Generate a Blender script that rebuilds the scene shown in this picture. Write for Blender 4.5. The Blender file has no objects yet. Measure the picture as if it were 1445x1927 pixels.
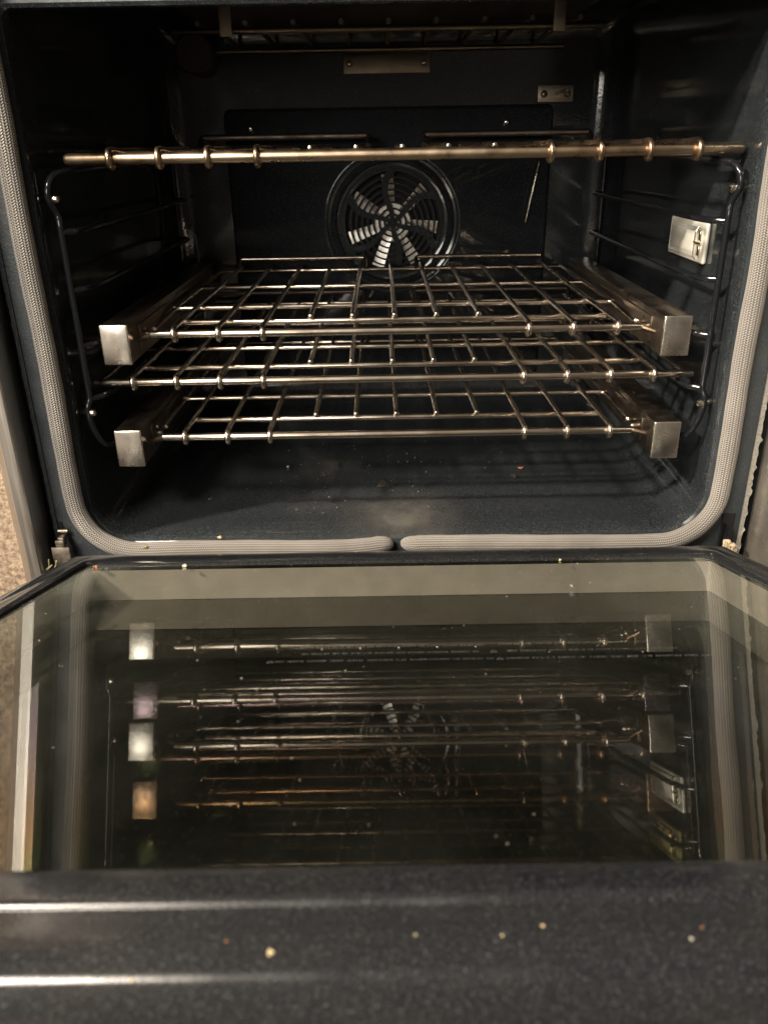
import bpy, bmesh, math, random
from mathutils import Vector, Matrix
from math import pi, sin, cos, radians

S = bpy.context.scene
COL = S.collection
PI2 = 2 * pi

# ------------------------------------------------------------------ camera
cam_d = bpy.data.cameras.new('camera')
cam = bpy.data.objects.new('camera', cam_d)
COL.objects.link(cam)
S.camera = cam
pitch, yaw, roll = radians(24.669), radians(-0.154), radians(-0.984)
cp, sp, cy, sy = cos(pitch), sin(pitch), cos(yaw), sin(yaw)
fw = Vector((sy * cp, cy * cp, -sp)); ri = Vector((cy, -sy, 0)); up = ri.cross(fw)
c_, s_ = cos(roll), sin(roll)
R_, U_ = ri * c_ + up * s_, up * c_ - ri * s_
m = Matrix.Identity(4)
for i in range(3):
    m[i][0], m[i][1], m[i][2] = R_[i], U_[i], -fw[i]
m[0][3], m[1][3], m[2][3] = -0.0116, -0.7595, 0.3848
cam.matrix_world = m
cam_d.sensor_fit = 'VERTICAL'
cam_d.sensor_height = 24.0
cam_d.sensor_width = 18.0
cam_d.lens = 24.0 * 1514.9 / 1927.0
cam_d.clip_start = 0.02
cam_d.clip_end = 100
cam_d.dof.use_dof = True
cam_d.dof.focus_distance = 0.86
cam_d.dof.aperture_fstop = 8.0

# ------------------------------------------------------------------ world
w = bpy.data.worlds.new('World')
S.world = w
w.use_nodes = True
nt = w.node_tree
bg = nt.nodes['Background']
tc = nt.nodes.new('ShaderNodeTexCoord')
sep = nt.nodes.new('ShaderNodeSeparateXYZ')
nt.links.new(tc.outputs['Generated'], sep.inputs[0])
rmp = nt.nodes.new('ShaderNodeValToRGB')
mr = nt.nodes.new('ShaderNodeMapRange')
mr.inputs[1].default_value = -1; mr.inputs[2].default_value = 1
nt.links.new(sep.outputs[2], mr.inputs[0])
nt.links.new(mr.outputs[0], rmp.inputs[0])
e = rmp.color_ramp.elements
e[0].position = 0.27; e[0].color = (0.12, 0.09, 0.07, 1)
x = e.new(0.38); x.color = (0.75, 0.62, 0.48, 1)
x = e.new(0.44); x.color = (0.45, 0.38, 0.30, 1)
e[-1].position = 1.0; e[-1].color = (0.95, 0.76, 0.57, 1)
x = e.new(0.50); x.color = (0.22, 0.19, 0.16, 1)
x = e.new(0.62); x.color = (0.40, 0.36, 0.30, 1)
nz = nt.nodes.new('ShaderNodeTexNoise'); nz.inputs['Scale'].default_value = 2.2; nz.inputs['Detail'].default_value = 3
nt.links.new(tc.outputs['Generated'], nz.inputs['Vector'])
mr2 = nt.nodes.new('ShaderNodeMapRange')
mr2.inputs[1].default_value = 0.35; mr2.inputs[2].default_value = 0.65
mr2.inputs[3].default_value = 0.45; mr2.inputs[4].default_value = 1.5
nt.links.new(nz.outputs['Fac'], mr2.inputs[0])
mr3 = nt.nodes.new('ShaderNodeMapRange')          # the room is lighter towards the left (windows), darker to the right
mr3.inputs[1].default_value = -0.6; mr3.inputs[2].default_value = 0.6; mr3.inputs[3].default_value = 1.7; mr3.inputs[4].default_value = 0.55
nt.links.new(sep.outputs[0], mr3.inputs[0])
ml = nt.nodes.new('ShaderNodeMath'); ml.operation = 'MULTIPLY'
nt.links.new(mr2.outputs[0], ml.inputs[0]); nt.links.new(mr3.outputs[0], ml.inputs[1])
mx = nt.nodes.new('ShaderNodeVectorMath'); mx.operation = 'SCALE'
nt.links.new(rmp.outputs[0], mx.inputs[0]); nt.links.new(ml.outputs[0], mx.inputs['Scale'])
nt.links.new(mx.outputs[0], bg.inputs['Color'])
bg.inputs['Strength'].default_value = 0.34

S.view_settings.view_transform = 'Standard'
S.view_settings.look = 'None'
S.view_settings.exposure = 0.0
S.view_settings.gamma = 1.0
S.view_settings.use_curve_mapping = False

# ------------------------------------------------------------------ lamps
def area(name, loc, target, sx, sy, power, col, spread=180):
    d = bpy.data.lights.new(name, 'AREA')
    d.shape = 'RECTANGLE'; d.size = sx; d.size_y = sy
    d.energy = power; d.color = col; d.spread = radians(spread)
    o = bpy.data.objects.new(name, d); COL.objects.link(o)
    o.location = loc
    o.rotation_euler = (Vector(target) - Vector(loc)).to_track_quat('-Z', 'Y').to_euler()
    return o
area('ceiling_spot_lamp', (-1.95, -0.93, 1.75), (0, 0, 0.2), 0.13, 0.13, 145, (1.0, 0.86, 0.70))
area('ceiling_lamp', (-1.15, -1.9, 2.0), (0, 0, 0.1), 0.75, 0.30, 100, (1.0, 0.88, 0.74))
area('window_lamp', (-1.75, -4.6, 1.22), (0, 0, 0.2), 1.7, 1.15, 98, (1.0, 0.93, 0.82))

S.cycles.max_bounces = 14
S.cycles.transparent_max_bounces = 24
S.cycles.glossy_bounces = 8
S.cycles.sample_clamp_indirect = 6
S.cycles.use_denoising = True

# ------------------------------------------------------------------ helpers
def link(o, parent=None):
    COL.objects.link(o)
    if parent is not None:
        o.parent = parent
    return o

def obj(name, bm, mat, parent=None, smooth=True, mod=None):
    me = bpy.data.meshes.new(name)
    bmesh.ops.recalc_face_normals(bm, faces=bm.faces[:])
    bm.to_mesh(me); bm.free()
    if smooth:
        for p in me.polygons: p.use_smooth = True
        try: me.set_sharp_from_angle(angle=radians(40))
        except Exception: pass
    me.materials.append(mat)
    return link(bpy.data.objects.new(name, me), parent)

def tag(o, label=None, cat=None, group=None, kind=None):
    if label: o['label'] = label
    if cat: o['category'] = cat
    if group: o['group'] = group
    if kind: o['kind'] = kind
    return o

def empty(name, loc, label, cat, group=None):
    o = bpy.data.objects.new(name, None)
    o.empty_display_size = 0.05
    o.location = loc
    link(o)
    return tag(o, label, cat, group)

def box(bm, x0, x1, y0, y1, z0, z1, bev=0.0, seg=2):
    r = bmesh.ops.create_cube(bm, size=1.0)
    vs = r['verts']
    for v in vs:
        v.co = Vector(((x0 + x1) / 2 + v.co.x * (x1 - x0), (y0 + y1) / 2 + v.co.y * (y1 - y0), (z0 + z1) / 2 + v.co.z * (z1 - z0)))
    if bev > 0:
        es = list({e for v in vs for e in v.link_edges})
        bmesh.ops.bevel(bm, geom=es, offset=bev, segments=seg, affect='EDGES', profile=0.5)

def tube(bm, pts, r, seg=10, closed=False, cap=True, rad=None, dome=False):
    P = [Vector(p) for p in pts]
    n = len(P)
    T = []
    for i in range(n):
        a = P[(i - 1) % n] if (closed or i > 0) else P[i]
        b = P[(i + 1) % n] if (closed or i < n - 1) else P[i]
        T.append((b - a).normalized())
    ref = Vector((0, 0, 1)) if abs(T[0].z) < 0.9 else Vector((1, 0, 0))
    N = (ref - T[0] * ref.dot(T[0])).normalized()
    rings = []
    for i in range(n):
        if i > 0:
            q = T[i - 1].rotation_difference(T[i]); N = (q @ N).normalized()
            N = (N - T[i] * N.dot(T[i])).normalized()
        B = T[i].cross(N)
        rr = rad[i] if rad else r
        rings.append([bm.verts.new(P[i] + (N * cos(k * PI2 / seg) + B * sin(k * PI2 / seg)) * rr) for k in range(seg)])
    for i in range(n if closed else n - 1):
        A, B = rings[i], rings[(i + 1) % n]
        for k in range(seg):
            bm.faces.new((A[k], A[(k + 1) % seg], B[(k + 1) % seg], B[k]))
    if cap and not closed:
        for ring, t, rr in ((rings[0], -T[0], rad[0] if rad else r), (rings[-1], T[-1], rad[-1] if rad else r)):
            if dome:
                c = sum((v.co for v in ring), Vector()) / seg
                mid = [bm.verts.new(c + (v.co - c) * 0.72 + t * rr * 0.55) for v in ring]
                tip = bm.verts.new(c + t * rr * 0.85)
                for k in range(seg):
                    bm.faces.new((ring[k], ring[(k + 1) % seg], mid[(k + 1) % seg], mid[k]))
                    bm.faces.new((mid[k], mid[(k + 1) % seg], tip))
            else:
                bm.faces.new(ring)
    return rings

def fil(pts, r, n=6):
    """round the corners of a polyline"""
    P = [Vector(p) for p in pts]
    out = [P[0]]
    for i in range(1, len(P) - 1):
        a = (P[i - 1] - P[i]); b = (P[i + 1] - P[i])
        d = min(r, a.length * 0.49, b.length * 0.49)
        A = P[i] + a.normalized() * d; B = P[i] + b.normalized() * d
        for k in range(n + 1):
            t = k / n
            out.append(A * (1 - t) ** 2 + P[i] * 2 * t * (1 - t) + B * t * t)
    out.append(P[-1])
    return out

def rrect(x0, x1, z0, z1, r, n=8, rt=None):
    """rounded rectangle as a list of (x, z), counter-clockwise, with fixed point count"""
    pts = []
    b, q = r, (r if rt is None else rt)
    for cx, cz, a0, r in ((x1 - b, z0 + b, -pi / 2, b), (x1 - q, z1 - q, 0, q), (x0 + q, z1 - q, pi / 2, q), (x0 + b, z0 + b, pi, b)):
        for k in range(n + 1):
            a = a0 + (pi / 2) * k / n
            pts.append((cx + r * cos(a), cz + r * sin(a)))
    return pts

def loft(bm, loops, closed=True):
    L = [[bm.verts.new(p) for p in lp] for lp in loops]
    n = len(L[0])
    for A, B in zip(L[:-1], L[1:]):
        for k in range(n if closed else n - 1):
            bm.faces.new((A[k], A[(k + 1) % n], B[(k + 1) % n], B[k]))
    return L

# ------------------------------------------------------------------ materials
class NT:
    def __init__(s, name):
        s.m = bpy.data.materials.new(name); s.m.use_nodes = True
        s.t = s.m.node_tree; s.b = s.t.nodes['Principled BSDF']; s.out = s.t.nodes['Material Output']
    def n(s, typ, **kw):
        o = s.t.nodes.new('ShaderNode' + typ)
        for k, v in kw.items(): setattr(o, k, v)
        return o
    def l(s, a, b): s.t.links.new(a, b)
    def coord(s, kind='Object'):
        return s.n('TexCoord').outputs[kind]
    def noise(s, scale, detail=3, vec=None, rough=0.5):
        o = s.n('TexNoise'); o.inputs['Scale'].default_value = scale; o.inputs['Detail'].default_value = detail
        o.inputs['Roughness'].default_value = rough
        s.l(vec if vec is not None else s.coord(), o.inputs['Vector']); return o.outputs['Fac']
    def rng(s, v, a, b, c=0.0, d=1.0):
        o = s.n('MapRange'); s.l(v, o.inputs[0])
        for i, q in zip((1, 2, 3, 4), (a, b, c, d)): o.inputs[i].default_value = q
        return o.outputs[0]
    def math(s, op, a, b=None):
        o = s.n('Math', operation=op)
        for i, q in ((0, a), (1, b)):
            if q is None: continue
            if isinstance(q, (int, float)): o.inputs[i].default_value = q
            else: s.l(q, o.inputs[i])
        return o.outputs[0]
    def mix(s, f, a, b):
        o = s.n('Mix', data_type='RGBA')
        for sock, q in ((o.inputs['Factor'], f), (o.inputs[6], a), (o.inputs[7], b)):
            if isinstance(q, (int, float)): sock.default_value = q
            elif isinstance(q, tuple): sock.default_value = (*q, 1)
            else: s.l(q, sock)
        return o.outputs[2]
    def bump(s, h, strength=0.2, dist=0.001):
        o = s.n('Bump'); o.inputs['Strength'].default_value = strength; o.inputs['Distance'].default_value = dist
        s.l(h, o.inputs['Height']); s.l(o.outputs[0], s.b.inputs['Normal']); return o
    def set(s, **kw):
        for k, v in kw.items():
            k = k.replace('_', ' ')
            q = s.b.inputs[k]
            if isinstance(v, (int, float)): q.default_value = v
            elif isinstance(v, tuple): q.default_value = (*v, 1) if len(v) == 3 else v
            else: s.l(v, q)
        return s

def enamel(name, base, rough, sp_scale, sp_amt, bump_s, dust=0.0, wave=0.0):
    t = NT(name)
    vo = t.n('TexVoronoi'); vo.inputs['Scale'].default_value = sp_scale
    t.l(t.coord(), vo.inputs['Vector'])
    rnd = t.n('SeparateColor'); t.l(vo.outputs['Color'], rnd.inputs[0])
    sel = t.rng(rnd.outputs[0], 0.86, 0.90)
    dot = t.rng(vo.outputs['Distance'], 0.38, 0.20)
    spk = t.math('MULTIPLY', t.math('MULTIPLY', sel, dot), t.rng(rnd.outputs[1], 0.0, 1.0, 0.10, 0.6))
    fine = t.rng(t.noise(sp_scale * 1.7, 2), 0.52, 0.75, 0, 0.42)
    f = t.math('MULTIPLY', t.math('ADD', spk, fine), sp_amt)
    cloud = t.rng(t.noise(9, 4), 0.3, 0.7, 0.8, 1.25)
    base2 = t.mix(cloud, (base[0] * 0.55, base[1] * 0.55, base[2] * 0.55), base)
    colr = t.mix(f, base2, (0.34, 0.37, 0.38))
    if dust > 0:
        dn = t.rng(t.noise(14, 5, rough=0.65), 0.5, 0.8, 0, dust)
        colr = t.mix(dn, colr, (0.22, 0.19, 0.15))
    rg = t.math('MULTIPLY', t.rng(t.noise(30, 3), 0.3, 0.7, rough * 0.8, rough * 1.3), t.rng(t.noise(5.5, 6, rough=0.65), 0.42, 0.68, 0.85, 1.9))
    if wave:   # floor sheen painted in as a paler, rougher patch behind the seal joint
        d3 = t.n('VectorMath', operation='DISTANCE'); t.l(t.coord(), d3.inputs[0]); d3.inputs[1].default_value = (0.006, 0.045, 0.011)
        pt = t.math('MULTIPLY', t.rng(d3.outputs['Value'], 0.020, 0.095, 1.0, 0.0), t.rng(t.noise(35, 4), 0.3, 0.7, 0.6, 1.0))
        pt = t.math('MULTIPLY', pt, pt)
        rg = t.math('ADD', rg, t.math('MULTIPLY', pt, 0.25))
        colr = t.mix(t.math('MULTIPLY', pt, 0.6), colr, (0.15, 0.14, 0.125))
    t.set(Base_Color=colr, Roughness=rg, Coat_Weight=0.0)
    t.b.inputs['Specular IOR Level'].default_value = 0.5
    h = t.math('ADD', t.noise(sp_scale * 0.5, 2), t.math('MULTIPLY', t.noise(70, 2), 1.5))
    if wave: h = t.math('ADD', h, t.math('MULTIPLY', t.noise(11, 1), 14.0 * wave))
    t.bump(h, bump_s, 0.0006)
    return t.m

M = {}
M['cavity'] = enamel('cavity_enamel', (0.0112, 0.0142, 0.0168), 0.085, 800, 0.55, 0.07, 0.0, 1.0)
M['face'] = enamel('face_enamel', (0.025, 0.032, 0.038), 0.34, 900, 0.7, 0.45, 0.10)
M['liner'] = enamel('door_enamel', (0.0085, 0.0095, 0.0115), 0.17, 750, 0.26, 0.04, 0.05)

def metal(name, col, rough, var=0.15, scr=0.0, stretch=None, tint=None, tscale=30):
    t = NT(name)
    vec = t.coord()
    if stretch:
        mp = t.n('Mapping'); mp.inputs['Scale'].default_value = stretch; t.l(vec, mp.inputs[0]); v2 = mp.outputs[0]
    else: v2 = vec
    nn = t.noise(60, 4, v2)
    c2 = t.mix(t.rng(t.noise(tscale, 4), 0.35, 0.7), col, tint if tint else tuple(q * (1 - var) for q in col))
    t.set(Base_Color=c2, Metallic=1.0, Roughness=t.rng(nn, 0.25, 0.75, rough * 0.75, rough * 1.3))
    if scr: t.bump(nn, scr, 0.0004)
    return t.m
M['nickel'] = metal('nickel_wire', (0.74, 0.675, 0.59), 0.20, 0.25, tint=(0.50, 0.42, 0.335))
M['brass'] = metal('heat_tinted_bar', (0.58, 0.47, 0.35), 0.30, 0.3, tint=(0.42, 0.30, 0.19), tscale=9)
M['brass2'] = metal('heat_tinted_wire', (0.58, 0.45, 0.31), 0.30, 0.3, tint=(0.24, 0.15, 0.11), tscale=16)
M['burnt'] = metal('burnt_wire', (0.19, 0.165, 0.15), 0.50, 0.3, scr=0.25, tint=(0.12, 0.085, 0.065))
M['cap'] = metal('satin_cap', (0.86, 0.80, 0.71), 0.25, 0.05, tscale=90)
M['rail'] = metal('rail_steel', (0.29, 0.25, 0.21), 0.34, 0.1, tint=(0.25, 0.21, 0.17), tscale=8)
M['trim'] = metal('brushed_trim', (0.74, 0.69, 0.63), 0.34, 0.1, scr=0.05, stretch=(4, 4, 0.2), tscale=12)
M['plate'] = metal('dull_plate', (0.33, 0.28, 0.22), 0.38, 0.25, scr=0.1, stretch=(0.3, 1, 3))
M['silver'] = metal('fan_silver', (0.60, 0.575, 0.54), 0.42, 0.2, tscale=60)
M['hinge'] = metal('dull_hinge', (0.42, 0.38, 0.33), 0.45, 0.4, tint=(0.20, 0.16, 0.12), tscale=120)
M['bright'] = metal('bright_screw', (0.85, 0.78, 0.66), 0.18)
M['element'] = metal('element_sheath', (0.20, 0.165, 0.12), 0.40, 0.3)

t = NT('black_wire'); t.set(Base_Color=(0.008, 0.009, 0.011), Roughness=0.16); t.bump(t.noise(300, 2), 0.15, 0.0004); M['blackwire'] = t.m
t = NT('dark_cover'); t.set(Base_Color=(0.030, 0.021, 0.016), Roughness=0.5); M['discmat'] = t.m
t = NT('black_void'); t.set(Base_Color=(0.004, 0.004, 0.004), Roughness=0.8); M['void'] = t.m
t = NT('dark_bottom'); t.set(Base_Color=(0.010, 0.009, 0.007), Roughness=0.55); M['darkglass'] = t.m

# woven gasket
t = NT('woven_gasket')
uvn = t.n('UVMap'); sx = t.n('SeparateXYZ'); t.l(uvn.outputs[0], sx.inputs[0])
u, v = sx.outputs[0], sx.outputs[1]
rows = t.math('MULTIPLY', u, 22.0)
par = t.math('PINGPONG', rows, 1.0)                              # 0..1..0 across two rows
st = t.math('ADD', t.math('MULTIPLY', v, 1 / 0.0023), t.math('MULTIPLY', par, 0.8))
stitch = t.math('SINE', t.math('MULTIPLY', st, PI2))
ridge = t.math('SINE', t.math('MULTIPLY', rows, PI2))
hh = t.math('ADD', t.math('MULTIPLY', stitch, 0.75), t.math('MULTIPLY', ridge, 0.55))
shade = t.rng(hh, -1.0, 0.8)
big = t.rng(t.noise(25, 4), 0.3, 0.7, 0.82, 1.1)
colr = t.mix(shade, (0.065, 0.059, 0.054), (0.41, 0.382, 0.345))
sc = t.n('VectorMath', operation='SCALE'); t.l(colr, sc.inputs[0]); t.l(big, sc.inputs['Scale'])
t.set(Base_Color=sc.outputs[0], Roughness=0.55, Metallic=0.15)
t.b.inputs['Sheen Weight'].default_value = 0.2
t.bump(hh, 0.9, 0.0006); M['gasket'] = t.m

# glass panes: reflect at the face that looks out, let the rest through with a tint
def glass(name, ior, trans, colA, colB, dust):
    t = NT(name)
    t.t.nodes.remove(t.b)
    tr = t.n('BsdfTransparent'); tr.inputs[0].default_value = (*trans, 1)
    gl = t.n('BsdfGlossy'); gl.inputs['Roughness'].default_value = 0.02
    lw = t.n('LayerWeight'); lw.inputs['Blend'].default_value = 0.5
    if isinstance(colA, list):
        rp = t.n('ValToRGB'); t.l(lw.outputs['Facing'], rp.inputs[0])
        while len(rp.color_ramp.elements) < len(colA): rp.color_ramp.elements.new(0.5)
        for el_, (ps, cc_) in zip(rp.color_ramp.elements, colA): el_.position = ps; el_.color = (*cc_, 1)
        cr = rp.outputs[0]
    else: cr = t.mix(t.rng(lw.outputs['Facing'], 0.10, 0.55), colA, colB)
    t.l(cr, gl.inputs['Color'])
    fr = t.n('Fresnel'); fr.inputs['IOR'].default_value = ior
    geo = t.n('NewGeometry')
    front = t.math('SUBTRACT', 1.0, geo.outputs['Backfacing'])
    f = t.math('MULTIPLY', fr.outputs[0], front)
    mx1 = t.n('MixShader'); t.l(f, mx1.inputs[0]); t.l(tr.outputs[0], mx1.inputs[1]); t.l(gl.outputs[0], mx1.inputs[2])
    last = mx1
    if dust > 0:
        df = t.n('BsdfDiffuse'); df.inputs[0].default_value = (0.56, 0.60, 0.50, 1)
        mp = t.n('Mapping'); mp.inputs['Scale'].default_value = (1, 0.55, 1); mp.inputs['Rotation'].default_value = (0, 0, 0.6)
        t.l(t.coord(), mp.inputs[0])
        big = t.rng(t.noise(7, 5, mp.outputs[0], 0.6), 0.40, 0.75, 0.25, 1.6)
        dots = t.rng(t.noise(900, 1), 0.70, 0.80, 0, 2.5)
        so_ = t.n('SeparateXYZ'); t.l(t.coord(), so_.inputs[0])
        edge = t.rng(t.math('ABSOLUTE', so_.outputs[0]), 0.14, 0.28, 0.4, 3.2)     # heavier towards the sides: smear plus painted-in reflection of the trims
        a = t.math('MULTIPLY', t.math('MULTIPLY', t.math('ADD', t.math('MULTIPLY', big, edge), dots), dust), front)
        mx2 = t.n('MixShader'); t.l(a, mx2.inputs[0]); t.l(mx1.outputs[0], mx2.inputs[1]); t.l(df.outputs[0], mx2.inputs[2])
        last = mx2
    t.l(last.outputs[0], t.out.inputs['Surface'])
    return t.m
M['pane_top'] = glass('pane_clear', 1.75, (0.86, 0.855, 0.83), (1, 1, 1), (0.98, 1.0, 0.97), 0.027)
M['pane_mid'] = glass('pane_coated', 2.0, (0.55, 0.55, 0.50), [(0.44, (0.45, 0.62, 0.35)), (0.50, (0.75, 0.75, 0.40)), (0.54, (1.0, 0.66, 0.42)), (0.60, (0.85, 0.70, 0.72)), (0.645, (0.70, 0.60, 0.86)), (0.70, (0.70, 0.70, 0.66))], None, 0.0)
M['pane_low'] = glass('pane_outer', 1.9, (0.5, 0.5, 0.5), (0.50, 0.62, 0.32), (0.45, 0.75, 0.5), 0.0)

t = NT('spacer_strip'); t.set(Base_Color=t.mix(t.rng(t.noise(40, 3), 0.3, 0.7), (0.32, 0.31, 0.28), (0.40, 0.38, 0.345)), Roughness=0.5, Metallic=0.3); M['spacer'] = t.m
t = NT('lamp_cover_glass'); t.set(Base_Color=(0.74, 0.73, 0.66), Roughness=0.22); t.b.inputs['Transmission Weight'].default_value = 0.25
t.bump(t.noise(60, 2), 0.2, 0.001); M['lens'] = t.m
t = NT('lamp_frame'); t.set(Base_Color=(0.68, 0.67, 0.60), Roughness=0.3); t.b.inputs['Metallic'].default_value = 0.2; M['lframe'] = t.m
t = NT('speckled_panel')
nn = t.noise(160, 4, rough=0.7)
t.set(Base_Color=t.mix(t.rng(nn, 0.35, 0.68), (0.13, 0.09, 0.06), (0.40, 0.31, 0.22)), Roughness=0.8); t.bump(nn, 0.7, 0.002); M['panel'] = t.m
t = NT('smudged_steel')
b = t.rng(t.noise(9, 5, rough=0.6), 0.38, 0.62)
t.set(Base_Color=t.mix(b, (0.30, 0.26, 0.22), (0.55, 0.52, 0.47)), Metallic=0.85, Roughness=t.rng(t.noise(14, 4), 0.3, 0.7, 0.22, 0.5)); M['smudge'] = t.m
def plain(name, c, r=0.8):
    t = NT(name); t.set(Base_Color=t.mix(t.rng(t.noise(500, 2), 0.3, 0.7), tuple(q * 0.6 for q in c), c), Roughness=r); return t.m
M['crumb'] = plain('crumb_tan', (0.62, 0.50, 0.28)); M['crumb_pale'] = plain('crumb_pale', (0.70, 0.66, 0.55))
M['crumb_rust'] = plain('crumb_rust', (0.35, 0.15, 0.06)); M['crumb_dark'] = plain('crumb_dark', (0.035, 0.03, 0.025))
M['dust'] = plain('dust_grey', (0.40, 0.38, 0.33)); M['foam'] = plain('insulation_foam', (0.62, 0.50, 0.34)); M['print'] = plain('white_print', (0.14, 0.15, 0.135), 0.5)
M['fluff'] = plain('grey_fluff', (0.34, 0.32, 0.28), 0.9)
M['straw'] = plain('straw', (0.42, 0.38, 0.20))

# ================================================================== OVEN
oven = empty('built_in_oven', (0, 0, 0), 'open built-in oven with dark blue speckled enamel cavity, woven door seal and folded-down glass door', 'oven')

# ---- cavity liner: one lofted shell
OX, OZ0, OZ1 = 0.3155, 0.0135, 0.4870
secs = [  # y, half width, z0, z1, radius
    (0.000, OX + 0.0035, 0.0050, OZ1 + 0.004, 0.048),
    (0.0015, OX + 0.001, 0.0075, OZ1 + 0.001, 0.046),
    (0.005, OX, 0.0093, OZ1, 0.044),
    (0.012, OX + 0.0002, 0.0108, OZ1 + 0.001, 0.043),
    (0.022, OX + 0.0010, 0.0116, OZ1 + 0.006, 0.042),
    (0.036, OX + 0.0022, 0.0118, OZ1 + 0.016, 0.042),
    (0.055, OX + 0.0035, 0.0115, OZ1 + 0.028, 0.041),
    (0.080, OX + 0.0045, 0.0110, OZ1 + 0.036, 0.040),
    (0.11, OX + 0.0050, 0.0105, OZ1 + 0.040, 0.040),
    (0.30, OX + 0.0045, 0.0100, OZ1 + 0.048, 0.038),
    (0.455, OX + 0.0030, 0.0100, OZ1 + 0.054, 0.034),
    (0.475, OX + 0.0010, 0.012, OZ1 + 0.052, 0.034),
    (0.490, OX - 0.006, 0.018, OZ1 + 0.045, 0.032),
    (0.498, OX - 0.017, 0.029, OZ1 + 0.034, 0.028),
    (0.500, OX - 0.029, 0.041, OZ1 + 0.022, 0.024)]
bm = bmesh.new()
L = loft(bm, [[(px, y, pz) for px, pz in rrect(-hw, hw, z0, z1, r, 10, r * 0.2)] for y, hw, z0, z1, r in secs])
bm.faces.new(L[-1])
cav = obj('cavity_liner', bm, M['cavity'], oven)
for p in cav.data.polygons: p.use_smooth = True

# ---- face frame around the opening (with hinge slots)
def grid_frame():
    bm = bmesh.new()
    rng = random.Random(4)
    inner = rrect(-OX - 0.0035, OX + 0.0035, 0.0050, OZ1 + 0.004, 0.048, 10, 0.0096)
    n = len(inner)
    A = [bm.verts.new((px, 0.0, pz)) for px, pz in inner]
    # dense outer outline matched by angle
    cx, cz = 0.0, 0.25
    outer = []
    X0, X1, Z0, Z1 = -0.3565, 0.3605, -0.030, 0.56
    for px, pz in inner:
        # push to the outer rectangle
        dx, dz = px - cx, pz - cz
        s = min((X1 if dx > 0 else -X0) / max(abs(dx), 1e-6), ((Z1 - cz) if dz > 0 else (cz - Z0)) / max(abs(dz), 1e-6))
        outer.append((cx + dx * s, cz + dz * s))
    # add corners by snapping the nearest point
    for cxn, czn in ((X0, Z0), (X1, Z0), (X0, Z1), (X1, Z1)):
        k = min(range(n), key=lambda i: (outer[i][0] - cxn) ** 2 + (outer[i][1] - czn) ** 2)
        outer[k] = (cxn, czn)
    B = [bm.verts.new((px, 0.0, pz)) for px, pz in outer]
    Cc = [bm.verts.new((px, 0.006, pz)) for px, pz in outer]
    for k in range(n):
        k2 = (k + 1) % n
        bm.faces.new((A[k], A[k2], B[k2], B[k])); bm.faces.new((B[k], B[k2], Cc[k2], Cc[k]))
    return bm
obj('face_frame', grid_frame(), M['face'], oven, smooth=False)
# ragged flange along the right-hand edge and left-hand edge of the frame
for sx_, x0, seed in ((1, 0.3600, 3), (-1, -0.3560, 8)):
    bm = bmesh.new(); rg = random.Random(seed)
    prev = None
    for i in range(151):
        z = -0.03 + i * 0.55 / 150
        wd = 0.0012 + abs(rg.gauss(0, 1)) * (0.0011 if sx_ > 0 else 0.0003)
        if sx_ > 0 and rg.random() < 0.05: wd += 0.002
        q = [bm.verts.new((x0 - sx_ * 0.002, -0.0016, z)), bm.verts.new((x0 + sx_ * wd, -0.0022 - rg.random() * 0.001, z)),
             bm.verts.new((x0 + sx_ * wd, 0.002, z)), bm.verts.new((x0 - sx_ * 0.002, 0.002, z))]
        if prev:
            for k in range(4):
                bm.faces.new((prev[k], prev[(k + 1) % 4], q[(k + 1) % 4], q[k]))
        prev = q
    obj('frame_flange', bm, M['face'] if sx_ < 0 else M['fluff'], oven, smooth=False)
# dark gap behind the trims
bm = bmesh.new()
box(bm, 0.354, 0.385, 0.008, 0.03, -0.2, 0.6); box(bm, -0.382, -0.352, 0.008, 0.03, -0.2, 0.6)
box(bm, -0.35, 0.35, 0.008, 0.012, -0.2, -0.031)
obj('carcass_gap', bm, M['void'], oven, smooth=False)

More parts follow.
